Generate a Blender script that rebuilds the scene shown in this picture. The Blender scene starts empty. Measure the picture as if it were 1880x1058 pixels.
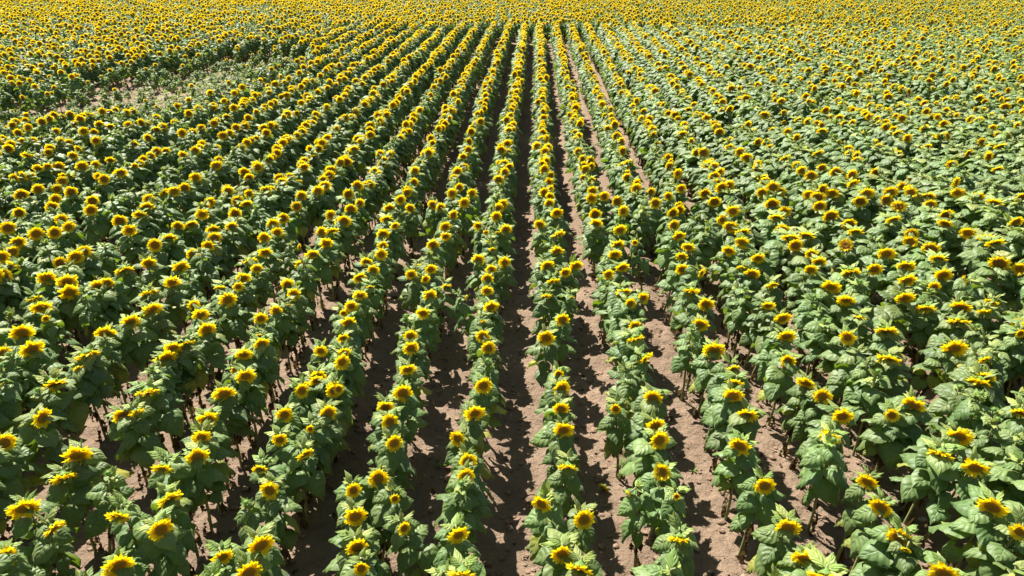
import bpy, math, random
import numpy as np
from mathutils import Vector, Matrix, Quaternion, Euler

SC = bpy.context.scene
C = SC.collection
PI = math.pi
R = math.radians
random.seed(11)
rng = np.random.default_rng(7)

# ------------------------------------------------------------------ camera
IMG_W, IMG_H = 1880.0, 1058.0
F_PX = 1253.0
HEAD_Z = 0.90                       # height of the blooms
CAM_Z = 3.68 + HEAD_Z
PITCH = math.atan(641.0 / F_PX)
YAW = math.atan(46.0 * math.cos(PITCH) / F_PX)
cam_pos = Vector((0, 0, CAM_Z))
FWD = Vector((-math.sin(YAW) * math.cos(PITCH), math.cos(YAW) * math.cos(PITCH), -math.sin(PITCH)))
RGT = Vector((math.cos(YAW), math.sin(YAW), 0))
UPV = RGT.cross(FWD)
cd = bpy.data.cameras.new("camera")
cam = bpy.data.objects.new("camera", cd)
C.objects.link(cam)
cd.sensor_width = 36.0
cd.lens = 36.0 * F_PX / IMG_W
cd.clip_start = 0.05
cd.clip_end = 2000.0
cam.matrix_world = Matrix.Translation(cam_pos) @ Matrix((RGT, UPV, -FWD)).transposed().to_4x4()
SC.camera = cam

# ------------------------------------------------------------------ light
SUN_EL, SUN_AZ = 51.0, -34.0        # azimuth measured from +Y towards +X
w = bpy.data.worlds.new("World")
SC.world = w
w.use_nodes = True
nt = w.node_tree
nt.nodes.clear()
sky = nt.nodes.new("ShaderNodeTexSky")
sky.sky_type = 'NISHITA'
sky.sun_disc = False
sky.sun_elevation = R(SUN_EL)
sky.sun_rotation = R(SUN_AZ)
bg = nt.nodes.new("ShaderNodeBackground")
bg.inputs["Strength"].default_value = 0.043
wo = nt.nodes.new("ShaderNodeOutputWorld")
nt.links.new(sky.outputs[0], bg.inputs[0])
nt.links.new(bg.outputs[0], wo.inputs[0])
sl = bpy.data.lights.new("sun", 'SUN')
sl.energy = 5.0
sl.angle = R(0.53)
sl.color = (1.0, 0.955, 0.88)
sun = bpy.data.objects.new("sun", sl)
C.objects.link(sun)
sdir = Vector((math.sin(R(SUN_AZ)) * math.cos(R(SUN_EL)), math.cos(R(SUN_AZ)) * math.cos(R(SUN_EL)), math.sin(R(SUN_EL))))
sun.rotation_euler = sdir.to_track_quat('Z', 'Y').to_euler()
SC.view_settings.view_transform = 'Standard'
SC.view_settings.look = 'None'
SC.view_settings.exposure = 1.45
SC.view_settings.gamma = 1.0

# ------------------------------------------------------------------ maths helpers
def unproject(px, py, z):
    d = FWD * F_PX + RGT * (px - IMG_W / 2) - UPV * (py - IMG_H / 2)
    t = (z - CAM_Z) / d.z
    return cam_pos + d * t

def project(p):
    q = Vector(p) - cam_pos
    zc = q.dot(FWD)
    if zc <= 0.05:
        return None
    return (IMG_W / 2 + F_PX * q.dot(RGT) / zc, IMG_H / 2 - F_PX * q.dot(UPV) / zc, zc)

def lattice(seed):
    g = np.random.default_rng(seed).random((256, 256))
    def f(x, y):
        xi = np.floor(x).astype(int); yi = np.floor(y).astype(int)
        fx = x - xi; fy = y - yi
        fx = fx * fx * (3 - 2 * fx); fy = fy * fy * (3 - 2 * fy)
        a = g[xi % 256, yi % 256]; b = g[(xi + 1) % 256, yi % 256]
        c = g[xi % 256, (yi + 1) % 256]; d = g[(xi + 1) % 256, (yi + 1) % 256]
        return (a * (1 - fx) + b * fx) * (1 - fy) + (c * (1 - fx) + d * fx) * fy - .5
    return f
n1, n2, n3, n4 = lattice(1), lattice(2), lattice(3), lattice(4)

ROW = 0.75
ROW0 = 0.185
def row_x(k):
    return ROW0 + ROW * k

# ------------------------------------------------------------------ materials
def new_mat(name):
    m = bpy.data.materials.new(name)
    m.use_nodes = True
    m.node_tree.nodes.clear()
    return m, m.node_tree.nodes, m.node_tree.links

def N(nodes, kind, **kw):
    n = nodes.new(kind)
    for k, v in kw.items():
        setattr(n, k, v)
    return n

def mathn(nodes, links, op, a, b=None, c=None):
    n = nodes.new("ShaderNodeMath")
    n.operation = op
    for i, v in enumerate((a, b, c)):
        if v is None:
            continue
        if hasattr(v, "links"):
            links.new(v, n.inputs[i])
        else:
            n.inputs[i].default_value = v
    return n.outputs[0]

def mixc(nodes, links, fac, a, b):
    n = nodes.new("ShaderNodeMix")
    n.data_type = 'RGBA'
    for sock, v in ((n.inputs[0], fac), (n.inputs[6], a), (n.inputs[7], b)):
        if hasattr(v, "links"):
            links.new(v, sock)
        else:
            sock.default_value = v if not isinstance(v, tuple) else (*v, 1.0)
    return n.outputs[2]

def leaf_material():
    m, n, l = new_mat("sunflower_leaf")
    at = N(n, "ShaderNodeAttribute", attribute_name="tint")
    sep = N(n, "ShaderNodeSeparateColor")
    l.new(at.outputs["Color"], sep.inputs[0])
    info = N(n, "ShaderNodeObjectInfo")
    uv = N(n, "ShaderNodeUVMap", uv_map="UVMap")
    sx = N(n, "ShaderNodeSeparateXYZ")
    l.new(uv.outputs[0], sx.inputs[0])
    absv = mathn(n, l, 'ABSOLUTE', sx.outputs[0])
    # side veins run forward from the midrib
    ph = mathn(n, l, 'SUBTRACT', sx.outputs[1], mathn(n, l, 'MULTIPLY', absv, 0.42))
    tcg = N(n, "ShaderNodeTexCoord")
    nzd = N(n, "ShaderNodeTexNoise")
    nzd.inputs["Scale"].default_value = 11.0
    l.new(tcg.outputs["Object"], nzd.inputs["Vector"])
    ph = mathn(n, l, 'ADD', ph, mathn(n, l, 'MULTIPLY', nzd.outputs[0], 0.30))
    wv = mathn(n, l, 'SINE', mathn(n, l, 'MULTIPLY', ph, 2 * PI * 4.2))
    wv = mathn(n, l, 'MULTIPLY_ADD', wv, 0.5, 0.5)
    vein = mathn(n, l, 'POWER', mathn(n, l, 'SUBTRACT', 1.0, wv), 7.0)
    mid = mathn(n, l, 'SUBTRACT', 1.0, mathn(n, l, 'MULTIPLY', absv, 16.0))
    mid = mathn(n, l, 'MAXIMUM', mid, 0.0)
    vv = mathn(n, l, 'MAXIMUM', mathn(n, l, 'MULTIPLY', vein, 0.55), mid)
    geo = N(n, "ShaderNodeTexCoord")
    nz = N(n, "ShaderNodeTexNoise")
    nz.inputs["Scale"].default_value = 28.0
    nz.inputs["Detail"].default_value = 3.0
    l.new(geo.outputs["Object"], nz.inputs["Vector"])
    base = mixc(n, l, sep.outputs[0], (0.050, 0.106, 0.020), (0.148, 0.216, 0.054))
    base = mixc(n, l, mathn(n, l, 'MULTIPLY', nz.outputs[0], 0.35), base, (0.175, 0.232, 0.105))
    young = mixc(n, l, sep.outputs[0], (0.20, 0.31, 0.06), (0.40, 0.45, 0.10))
    base = mixc(n, l, sep.outputs[1], base, young)
    base = mixc(n, l, sep.outputs[2], base, (0.36, 0.33, 0.04))
    base = mixc(n, l, mathn(n, l, 'MULTIPLY', vv, 0.30), base, (0.24, 0.32, 0.11))
    hsv = N(n, "ShaderNodeHueSaturation")
    l.new(mathn(n, l, 'MULTIPLY_ADD', info.outputs["Random"], 0.024, 0.488), hsv.inputs["Hue"])
    l.new(mathn(n, l, 'MULTIPLY_ADD', info.outputs["Random"], 0.3, 0.85), hsv.inputs["Value"])
    l.new(base, hsv.inputs["Color"])
    bump = N(n, "ShaderNodeBump")
    bump.inputs["Strength"].default_value = 0.7
    bump.inputs["Distance"].default_value = 0.0045
    hgt = mathn(n, l, 'ADD', wv, mathn(n, l, 'MULTIPLY', nz.outputs[0], 0.9))
    hgt = mathn(n, l, 'SUBTRACT', hgt, mathn(n, l, 'MULTIPLY', mid, 0.8))
    l.new(hgt, bump.inputs["Height"])
    bs = N(n, "ShaderNodeBsdfPrincipled")
    l.new(hsv.outputs[0], bs.inputs["Base Color"])
    bs.inputs["Roughness"].default_value = 0.53
    bs.inputs["Specular IOR Level"].default_value = 0.42
    bs.inputs["Sheen Weight"].default_value = 0.11
    bs.inputs["Sheen Roughness"].default_value = 0.4
    l.new(bump.outputs[0], bs.inputs["Normal"])
    tr = N(n, "ShaderNodeBsdfTranslucent")
    tc = mixc(n, l, sep.outputs[1], (0.26, 0.42, 0.02), (0.55, 0.62, 0.12))
    l.new(tc, tr.inputs[0])
    l.new(bump.outputs[0], tr.inputs["Normal"])
    mx = N(n, "ShaderNodeMixShader")
    mx.inputs[0].default_value = 0.23
    l.new(bs.outputs[0], mx.inputs[1])
    l.new(tr.outputs[0], mx.inputs[2])
    o = N(n, "ShaderNodeOutputMaterial")
    l.new(mx.outputs[0], o.inputs[0])
    return m

def petal_material():
    m, n, l = new_mat("sunflower_petal")
    at = N(n, "ShaderNodeAttribute", attribute_name="tint")
    sep = N(n, "ShaderNodeSeparateColor")
    l.new(at.outputs["Color"], sep.inputs[0])
    base = mixc(n, l, sep.outputs[0], (0.86, 0.56, 0.007), (0.92, 0.71, 0.014))
    base = mixc(n, l, sep.outputs[1], base, (0.80, 0.36, 0.004))
    base = mixc(n, l, sep.outputs[2], base, (0.76, 0.42, 0.004))
    inf = N(n, "ShaderNodeObjectInfo")
    base = mixc(n, l, mathn(n, l, 'MULTIPLY', inf.outputs["Random"], 0.35), base, (0.90, 0.74, 0.05))
    bs = N(n, "ShaderNodeBsdfPrincipled")
    l.new(base, bs.inputs["Base Color"])
    bs.inputs["Roughness"].default_value = 0.6
    bs.inputs["Specular IOR Level"].default_value = 0.25
    tr = N(n, "ShaderNodeBsdfTranslucent")
    tcol = mixc(n, l, sep.outputs[1], (1.0, 0.80, 0.008), (0.96, 0.58, 0.005))
    l.new(tcol, tr.inputs[0])
    mx = N(n, "ShaderNodeMixShader")
    mx.inputs[0].default_value = 0.44
    l.new(bs.outputs[0], mx.inputs[1])
    l.new(tr.outputs[0], mx.inputs[2])
    o = N(n, "ShaderNodeOutputMaterial")
    l.new(mx.outputs[0], o.inputs[0])
    return m

def disc_material():
    m, n, l = new_mat("seed_disc")
    at = N(n, "ShaderNodeAttribute", attribute_name="tint")
    sep = N(n, "ShaderNodeSeparateColor")
    l.new(at.outputs["Color"], sep.inputs[0])
    ramp = N(n, "ShaderNodeValToRGB")
    e = ramp.color_ramp.elements
    e[0].position, e[0].color = 0.0, (0.30, 0.14, 0.018, 1)
    e[1].position, e[1].color = 1.0, (0.50, 0.24, 0.014, 1)
    a = e.new(0.3); a.color = (0.27, 0.125, 0.016, 1)
    b = e.new(0.75); b.color = (0.38, 0.17, 0.014, 1)
    l.new(sep.outputs[0], ramp.inputs[0])
    disc_col = mixc(n, l, sep.outputs[1], ramp.outputs[0], (0.130, 0.050, 0.012))  # shade on the discs of far blooms, painted as a darker brown
    geo = N(n, "ShaderNodeTexCoord")
    vo = N(n, "ShaderNodeTexVoronoi")
    vo.inputs["Scale"].default_value = 260.0
    l.new(geo.outputs["Object"], vo.inputs["Vector"])
    col = mixc(n, l, mathn(n, l, 'MULTIPLY', vo.outputs["Distance"], 0.35), disc_col, (0.42, 0.22, 0.025))
    bump = N(n, "ShaderNodeBump")
    bump.inputs["Strength"].default_value = 1.0
    bump.inputs["Distance"].default_value = 0.003
    l.new(vo.outputs["Distance"], bump.inputs["Height"])
    bs = N(n, "ShaderNodeBsdfPrincipled")
    l.new(col, bs.inputs["Base Color"])
    bs.inputs["Roughness"].default_value = 0.9
    bs.inputs["Specular IOR Level"].default_value = 0.1
    l.new(bump.outputs[0], bs.inputs["Normal"])
    o = N(n, "ShaderNodeOutputMaterial")
    l.new(bs.outputs[0], o.inputs[0])
    return m

def plain_material(name, c1, c2, scale=20.0, rough=0.7, transl=None, spec=0.3, bumpd=0.0):
    m, n, l = new_mat(name)
    geo = N(n, "ShaderNodeTexCoord")
    nz = N(n, "ShaderNodeTexNoise")
    nz.inputs["Scale"].default_value = scale
    nz.inputs["Detail"].default_value = 5.0
    l.new(geo.outputs["Object"], nz.inputs["Vector"])
    rmp = N(n, "ShaderNodeMapRange")
    rmp.inputs[1].default_value, rmp.inputs[2].default_value = 0.35, 0.65
    l.new(nz.outputs[0], rmp.inputs[0])
    col = mixc(n, l, rmp.outputs[0], c1, c2)
    bs = N(n, "ShaderNodeBsdfPrincipled")
    l.new(col, bs.inputs["Base Color"])
    bs.inputs["Roughness"].default_value = rough
    bs.inputs["Specular IOR Level"].default_value = spec
    if bumpd:
        bump = N(n, "ShaderNodeBump")
        bump.inputs["Distance"].default_value = bumpd
        l.new(nz.outputs[0], bump.inputs["Height"])
        l.new(bump.outputs[0], bs.inputs["Normal"])
    out = bs.outputs[0]
    if transl:
        tr = N(n, "ShaderNodeBsdfTranslucent")
        tr.inputs[0].default_value = (*transl, 1)
        mx = N(n, "ShaderNodeMixShader")
        mx.inputs[0].default_value = 0.3
        l.new(out, mx.inputs[1])
        l.new(tr.outputs[0], mx.inputs[2])
        out = mx.outputs[0]
    o = N(n, "ShaderNodeOutputMaterial")
    l.new(out, o.inputs[0])
    return m

def soil_material():
    m, n, l = new_mat("dry_soil")
    geo = N(n, "ShaderNodeTexCoord")
    def noise(scale, detail=6.0, rough=0.6):
        z = N(n, "ShaderNodeTexNoise")
        z.inputs["Scale"].default_value = scale
        z.inputs["Detail"].default_value = detail
        z.inputs["Roughness"].default_value = rough
        l.new(geo.outputs["Object"], z.inputs["Vector"])
        return z.outputs[0]
    def rng_(v, a, b):
        r = N(n, "ShaderNodeMapRange")
        r.inputs[1].default_value, r.inputs[2].default_value = a, b
        l.new(v, r.inputs[0])
        return r.outputs[0]
    big = rng_(noise(0.9), 0.35, 0.65)
    mid = rng_(noise(9.0), 0.35, 0.68)
    fine = rng_(noise(70.0, 8.0, 0.7), 0.3, 0.7)
    col = mixc(n, l, big, (0.205, 0.145, 0.098), (0.315, 0.225, 0.156))
    col = mixc(n, l, mathn(n, l, 'MULTIPLY', mid, 0.45), col, (0.125, 0.080, 0.052))
    col = mixc(n, l, mathn(n, l, 'MULTIPLY', fine, 0.40), col, (0.31, 0.22, 0.155))
    bump = N(n, "ShaderNodeBump")
    bump.inputs["Distance"].default_value = 0.045
    bump.inputs["Strength"].default_value = 1.0
    h = mathn(n, l, 'ADD', mathn(n, l, 'MULTIPLY', noise(26.0, 8.0, 0.65), 1.0), mathn(n, l, 'MULTIPLY', noise(120.0, 4.0), 0.25))
    l.new(h, bump.inputs["Height"])
    bs = N(n, "ShaderNodeBsdfPrincipled")
    l.new(col, bs.inputs["Base Color"])
    bs.inputs["Roughness"].default_value = 0.95
    bs.inputs["Specular IOR Level"].default_value = 0.1
    l.new(bump.outputs[0], bs.inputs["Normal"])
    o = N(n, "ShaderNodeOutputMaterial")
    l.new(bs.outputs[0], o.inputs[0])
    return m

M_LEAF = leaf_material()
M_PETAL = petal_material()
M_DISC = disc_material()
M_STEM = plain_material("stem", (0.19, 0.22, 0.075), (0.25, 0.25, 0.10), 14.0, 0.6)
M_BRACT = plain_material("bract", (0.13, 0.24, 0.05), (0.22, 0.33, 0.08), 60.0, 0.6, (0.3, 0.45, 0.05))
M_DRY = plain_material("withered_leaf", (0.045, 0.030, 0.018), (0.13, 0.085, 0.045), 22.0, 0.9, (0.15, 0.09, 0.03), 0.1)
M_SOIL = soil_material()
M_CLOD = plain_material("soil_clod", (0.15, 0.098, 0.065), (0.28, 0.195, 0.135), 30.0, 0.95, None, 0.1, 0.01)
M_STONE = plain_material("pale_stone", (0.38, 0.31, 0.26), (0.50, 0.43, 0.37), 25.0, 0.85, None, 0.2, 0.01)
M_STRAW = plain_material("dry_straw", (0.36, 0.27, 0.17), (0.50, 0.40, 0.27), 25.0, 0.9)
MATS = [M_LEAF, M_PETAL, M_DISC, M_STEM, M_BRACT, M_DRY]
LEAF, PETAL, DISC, STEM, BRACT, DRY = range(6)

# ------------------------------------------------------------------ mesh builder
class MB:
    def __init__(s):
        s.v = []; s.f = []; s.fm = []; s.uv = []; s.t = []     # uv and tint per vertex
        s.n = 0
    def add(s, v, f, mat, uv=None, tint=None):
        v = np.asarray(v, float)
        k = len(v)
        s.v.append(v)
        s.uv.append(np.zeros((k, 2)) if uv is None else np.asarray(uv, float))
        if tint is None: tint = (0, 0, 0)
        t = np.asarray(tint, float)
        s.t.append(np.tile(t, (k, 1)) if t.ndim == 1 else t)
        for q in f:
            s.f.append([i + s.n for i in q]); s.fm.append(mat)
        s.n += k
    def merge(s, o, M=None):
        for k in range(1):
            v = np.concatenate(o.v) if o.v else np.zeros((0, 3))
            if M is not None:
                A = np.array(M)
                v = v @ A[:3, :3].T + A[:3, 3]
            s.v.append(v); s.uv.append(np.concatenate(o.uv)); s.t.append(np.concatenate(o.t))
            s.f += [[i + s.n for i in q] for q in o.f]; s.fm += o.fm
            s.n += len(v)
    def mesh(s, name, mats=None):
        me = bpy.data.meshes.new(name)
        v = np.concatenate(s.v)
        me.from_pydata(v.tolist(), [], s.f)
        used = mats if mats is not None else sorted(set(s.fm))
        for u in used: me.materials.append(MATS[u] if isinstance(u, int) else u)
        if mats is None:
            mp = {u: i for i, u in enumerate(used)}
            me.polygons.foreach_set("material_index", [mp[x] for x in s.fm])
        li = np.empty(len(me.loops), np.int32)
        me.loops.foreach_get("vertex_index", li)
        uvl = me.uv_layers.new(name="UVMap")
        uvl.data.foreach_set("uv", np.concatenate(s.uv)[li].ravel())
        ca = me.color_attributes.new("tint", 'FLOAT_COLOR', 'POINT')
        t = np.concatenate(s.t)
        ca.data.foreach_set("color", np.c_[t, np.ones(len(t))].ravel())
        me.polygons.foreach_set("use_smooth", [True] * len(me.polygons))
        me.update()
        return me

def tube(mb, pts, rad, mat, sides=5, tint=None):
    pts = [np.asarray(p, float) for p in pts]
    V = []; F = []
    for i, p in enumerate(pts):
        a = pts[max(i - 1, 0)]; b = pts[min(i + 1, len(pts) - 1)]
        d = b - a; d = d / (np.linalg.norm(d) + 1e-9)
        r = np.array([1.0, 0, 0]) if abs(d[0]) < 0.8 else np.array([0, 1.0, 0])
        s1 = np.cross(d, r); s1 /= np.linalg.norm(s1); s2 = np.cross(d, s1)
        rr = rad[i] if hasattr(rad, '__len__') else rad
        for k in range(sides):
            t = 2 * PI * k / sides
            V.append(p + rr * (math.cos(t) * s1 + math.sin(t) * s2))
    for i in range(len(pts) - 1):
        for k in range(sides):
            a = i * sides + k; b = i * sides + (k + 1) % sides
            F.append((a, b, b + sides, a + sides))
    F.append(tuple(range((len(pts) - 1) * sides, len(pts) * sides)))
    mb.add(V, F, mat, tint=tint)

PROF_H = ([0, .06, .16, .32, .50, .68, .85, 1.0], [.30, .72, .96, 1.0, .86, .58, .26, .0])
PROF_L = ([0, .1, .25, .45, .65, .85, 1.0], [.25, .62, .92, 1.0, .74, .34, .0])
def leaf(mb, base, d, nrm, L, W, rnd, mat=LEAF, tint=(0, 0, 0), droop=.35, cup=.3, wave=.05, prof=PROF_H, lobes=.2, crumple=0.0, nc=3):
    """blade starting at base, running along d, upper side towards nrm"""
    d = np.asarray(d, float); d /= np.linalg.norm(d)
    nrm = np.asarray(nrm, float); nrm = nrm - d * nrm.dot(d); nrm /= np.linalg.norm(nrm) + 1e-9
    s = np.cross(d, nrm)
    us, ws = prof
    V = []; UV = []
    ph1, ph2 = rnd.uniform(0, 6.28), rnd.uniform(0, 6.28)
    asym = rnd.uniform(-.15, .15)
    bend = rnd.uniform(-.18, .18)
    for u, wv in zip(us, ws):
        for j in range(-nc, nc + 1):
            v = j / nc
            x = v * wv * W * (1 + asym * np.sign(v)) + bend * L * u * u
            y = L * u - lobes * L * v * v * (1 - u) ** 3
            z = -droop * L * u * u + cup * abs(v * wv * W) * (1 - 1.1 * abs(v)) 
            z += wave * L * math.sin(u * 9 + ph1 + (2.2 if v > 0 else 0)) * abs(v) ** 1.3
            z += wave * .5 * L * math.sin(u * 17 + v * 4 + ph2) * abs(v)
            z -= .10 * W * v ** 4 * 2
            if crumple:
                z += crumple * L * rnd.uniform(-1, 1); x *= rnd.uniform(.5, 1)
            V.append(np.asarray(base) + s * x + d * y + nrm * z)
            UV.append((v, u))
    F = []
    m = 2 * nc + 1
    for i in range(len(us) - 1):
        for j in range(m - 1):
            a = i * m + j
            F.append((a, a + 1, a + m + 1, a + m))
    mb.add(V, F, mat, UV, tint)

def rot_about(v, axis, ang):
    return np.array(Quaternion(Vector(axis), ang) @ Vector(v))

def build_foliage(seed, H=1.2, n=17, big=1.0, zlo=.43, star=True):
    """leaves round a straight upright stem of height H standing at the origin"""
    rnd = random.Random(seed)
    mb = MB()
    az = rnd.uniform(0, 6.28)
    for i in range(n):
        t = i / (n - 1)
        z = H * (zlo + (.95 - zlo) * t ** .9)
        az += R(137.5) + rnd.uniform(-.35, .35)
        o = np.array([math.cos(az), math.sin(az), 0])
        pe = R(rnd.uniform(22, 50))
        pl = (.094 - .048 * t) * rnd.uniform(.7, 1.25) * big
        p0 = np.array([0, 0, z])
        pm = p0 + (o * math.cos(pe) + np.array([0, 0, math.sin(pe)])) * pl * .6
        p1 = p0 + (o * math.cos(pe) + np.array([0, 0, math.sin(pe)])) * pl + np.array([0, 0, -.012]) + o * .01
        tube(mb, [p0, pm, p1], [.0045, .0035, .003], STEM, 4)
        L = (.186 - .070 * t ** 2) * rnd.uniform(.72, 1.18) * big
        if t < .15: L *= .75
        a = R(rnd.uniform(-58, -12) + 26 * t)
        dd = rot_about(o, (0, 0, 1), rnd.uniform(-.35, .35))
        d = dd * math.cos(a) + np.array([0, 0, math.sin(a)])
        nr = dd * -math.sin(a) + np.array([0, 0, math.cos(a)])
        nr = rot_about(nr, d, rnd.uniform(-.5, .5))
        yel = 0.0
        if t < .3 and rnd.random() < .20: yel = rnd.uniform(.35, .9)
        elif rnd.random() < .04: yel = rnd.uniform(.3, .6)
        leaf(mb, p1, d, nr, L, L * rnd.uniform(.45, .55), rnd, tint=(rnd.random(), max(0, (t - .75)) * .9, yel),
             droop=rnd.uniform(.12, .5), cup=rnd.uniform(.25, .6), wave=rnd.uniform(.04, .10), lobes=.22)
    if star:
        for i in range(rnd.randint(7, 9)):
            az += R(137.5) + rnd.uniform(-.3, .3)
            while math.sin(az) < -.35: az += rnd.uniform(.5, 1.5)      # the young leaves stand behind the bloom
            e = R(rnd.choice([rnd.uniform(5, 35), rnd.uniform(30, 75)]))
            o = np.array([math.cos(az), math.sin(az), 0])
            d = o * math.cos(e) + np.array([0, 0, math.sin(e)])
            nr = -o * math.sin(e) + np.array([0, 0, math.cos(e)])
            L = rnd.uniform(.06, .125) * big
            leaf(mb, np.array([0, 0, H * rnd.uniform(.95, 1.0)]) + o * .006, d, nr, L, L * rnd.uniform(.20, .33), rnd,
                 tint=(rnd.random(), rnd.uniform(.55, 1), 0), droop=rnd.uniform(-.1, .4), cup=.5, wave=.04, prof=PROF_L, lobes=0, nc=2)
    return mb

def build_withered(seed, H=1.2):
    rnd = random.Random(seed)
    mb = MB()
    for i in range(rnd.randint(6, 9)):
        z = H * rnd.uniform(.08, .56)
        az = rnd.uniform(0, 6.28)
        o = np.array([math.cos(az), math.sin(az), 0])
        p0 = np.array([0, 0, z]); p1 = p0 + o * .03 + np.array([0, 0, -.01]); p2 = p0 + o * .045 + np.array([0, 0, -.05])
        tube(mb, [p0, p1, p2], .0025, DRY, 3)
        L = rnd.uniform(.07, .13)
        leaf(mb, p2, o * .25 + np.array([0, 0, -1]), o, L, L * .3, rnd, mat=DRY, droop=.1, cup=.8, wave=.1, crumple=.07, nc=1, lobes=0)
    return mb

def build_head_parts(seed, D=.17, shade_tone=0.0, shut=0.0):  # third argument paints shade into the disc, with deeper gold petals
    """flower head facing +Z, centre of the disc at the origin: petal ring, seed disc, receptacle"""
    rnd = random.Random(seed)
    rd = D * (rnd.uniform(.235, .275) + .045 * shade_tone)
    pet = MB()
    npet = rnd.randint(25, 31)
    for layer in range(2):
        for i in range(npet):
            a = 2 * PI * (i + .5 * layer) / npet + rnd.uniform(-.09, .09)
            o = np.array([math.cos(a), math.sin(a), 0])
            if rnd.random() < .05: continue
            e = R(rnd.gauss(8 if layer else 20, 13) + shut * 42)
            L = (D / 2 - rd * .86) * rnd.uniform(.78, 1.2)
            d = o * math.cos(e) + np.array([0, 0, math.sin(e)])
            nr = -o * math.sin(e) + np.array([0, 0, math.cos(e)])
            nr = rot_about(nr, d, rnd.uniform(-.35, .35))
            d = rot_about(d, (0, 0, 1), rnd.uniform(-.15, .15))
            W = L * rnd.uniform(.19, .27)
            s = np.cross(d, nr)
            b = o * rd * .86 + np.array([0, 0, -.003 + .004 * layer])
            dr = rnd.uniform(-.5, .6)
            V = []; T = []; br = rnd.random()
            for u, ww in ((0, .55), (.3, 1.0), (.68, .92), (1.0, .2)):
                for v in (-1, 0, 1):
                    V.append(b + d * L * u + s * v * ww * W + nr * (abs(v) * ww * W * .4 - dr * L * u * u * .5))
                    T.append((br, max(0, .4 - u * 1.6), min(1, shade_tone * .7)))
            F = [(r * 3 + c, r * 3 + c + 1, r * 3 + c + 4, r * 3 + c + 3) for r in range(3) for c in range(2)]
            pet.add(V, F, PETAL, tint=T)
    disc = MB()
    V = [(0, 0, .006)]; T = [(.12, shade_tone, 0)]; F = []
    seg = 16
    rings = [(.3, .0065), (.6, .009), (.85, .009), (.98, .004), (1.0, -.004)]
    for r, z in rings:
        for k in range(seg):
            t = 2 * PI * k / seg
            V.append((rd * r * math.cos(t), rd * r * math.sin(t), z * rd / .045)); T.append((r, shade_tone * (1.0 if r < .9 else .4), 0))
    for k in range(seg): F.append((0, 1 + k, 1 + (k + 1) % seg))
    for i in range(len(rings) - 1):
        for k in range(seg):
            a = 1 + i * seg + k; b = 1 + i * seg + (k + 1) % seg
            F.append((a, a + seg, b + seg, b))
    disc.add(V, F, DISC, tint=T)
    rec = MB()
    V = []; F = []
    rr = [(1.0, -.006), (.95, -.016), (.6, -.030), (.25, -.042), (.16, -.055)]
    for r, z in rr:
        for k in range(12):
            t = 2 * PI * k / 12
            V.append((rd * r * math.cos(t), rd * r * math.sin(t), z * rd / .045))
    for i in range(len(rr) - 1):
        for k in range(12):
            a = i * 12 + k; b = i * 12 + (k + 1) % 12
            F.append((a, b, b + 12, a + 12))
    rec.add(V, F, BRACT)
    for i in range(22):
        a = 2 * PI * i / 22 + rnd.uniform(-.1, .1)
        o = np.array([math.cos(a), math.sin(a), 0])
        e = R(rnd.uniform(-35, 15))
        d = o * math.cos(e) + np.array([0, 0, math.sin(e)])
        nr = -o * math.sin(e) + np.array([0, 0, math.cos(e)])
        L = rd * rnd.uniform(.5, .85); W = L * .26; s = np.cross(d, nr)
        b = o * rd * .8 + np.array([0, 0, -.012])
        V = [b - s * W, b + s * W, b + d * L * .5 + s * W * .8, b + d * L * .5 - s * W * .8, b + d * L - nr * L * .1]
        rec.add(V, [(0, 1, 2, 3), (3, 2, 4)], BRACT)
    return pet, disc, rec, rd

def build_bud(seed):
    rnd = random.Random(seed)
    mb = MB()
    V = []; F = []
    rr = [(.3, -.030), (.8, -.018), (1.0, 0), (.75, .012), (.15, .017)]
    for r, z in rr:
        for k in range(10):
            t = 2 * PI * k / 10
            V.append((.022 * r * math.cos(t), .022 * r * math.sin(t), z))
    for i in range(len(rr) - 1):
        for k in range(10):
            a = i * 10 + k; b = i * 10 + (k + 1) % 10
            F.append((a, b, b + 10, a + 10))
    F.append(tuple(range(40, 50)))
    mb.add(V, F, BRACT)
    for i in range(20):
        a = 2 * PI * i / 20
        o = np.array([math.cos(a), math.sin(a), 0])
        e = R(rnd.uniform(10, 70)); d = o * math.cos(e) + np.array([0, 0, math.sin(e)])
        nr = -o * math.sin(e) + np.array([0, 0, math.cos(e)]); s = np.cross(d, nr)
        b = o * .018; L = rnd.uniform(.02, .032); W = .005
        mb.add([b - s * W, b + s * W, b + d * L], [(0, 1, 2)], BRACT)
    return mb

def stem_path(top, hb, nrm):
    """from the ground up to top, arching over to the back of the head at hb (head faces nrm)"""
    top = np.asarray(top, float); hb = np.asarray(hb, float)
    pts = [np.array([0, 0, -.03]), top * .25 + np.array([.006, 0, 0]), top * .55 - np.array([.005, .004, 0]), top * .82, top]
    ctrl = hb - np.asarray(nrm) * .035 + np.array([0, 0, .012])
    for t in (.4, .75):
        pts.append(top * (1 - t) ** 2 + 2 * t * (1 - t) * ctrl + hb * t * t)
    pts.append(hb)
    return pts, [.0135, .0125, .0105, .0085, .0075, .007, .0065, .0075]

# ------------------------------------------------------------------ soil
def ground_z(x, y):
    ph = (x - ROW0) / ROW
    ridge = .5 + .5 * np.cos(2 * PI * ph)
    z = .022 * ridge + .030 * n1(x * 2.3, y * 2.3) + .036 * n2(x * 6.1, y * 6.1)
    z += .030 * n3(x * 14, y * 14) + .012 * n4(x * 37, y * 37)
    # tread marks of old wheels in two of the furrows
    for c in (ROW0 - ROW * .5, ROW0 + ROW * .5, ROW0 + ROW * 1.5):
        tr = np.exp(-((x - c) / .11) ** 4)
        z = z * (1 - .55 * tr) - tr * (.016 + .004 * np.sin(y * 42 + np.abs(x - c) * 30))
    return z

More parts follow.
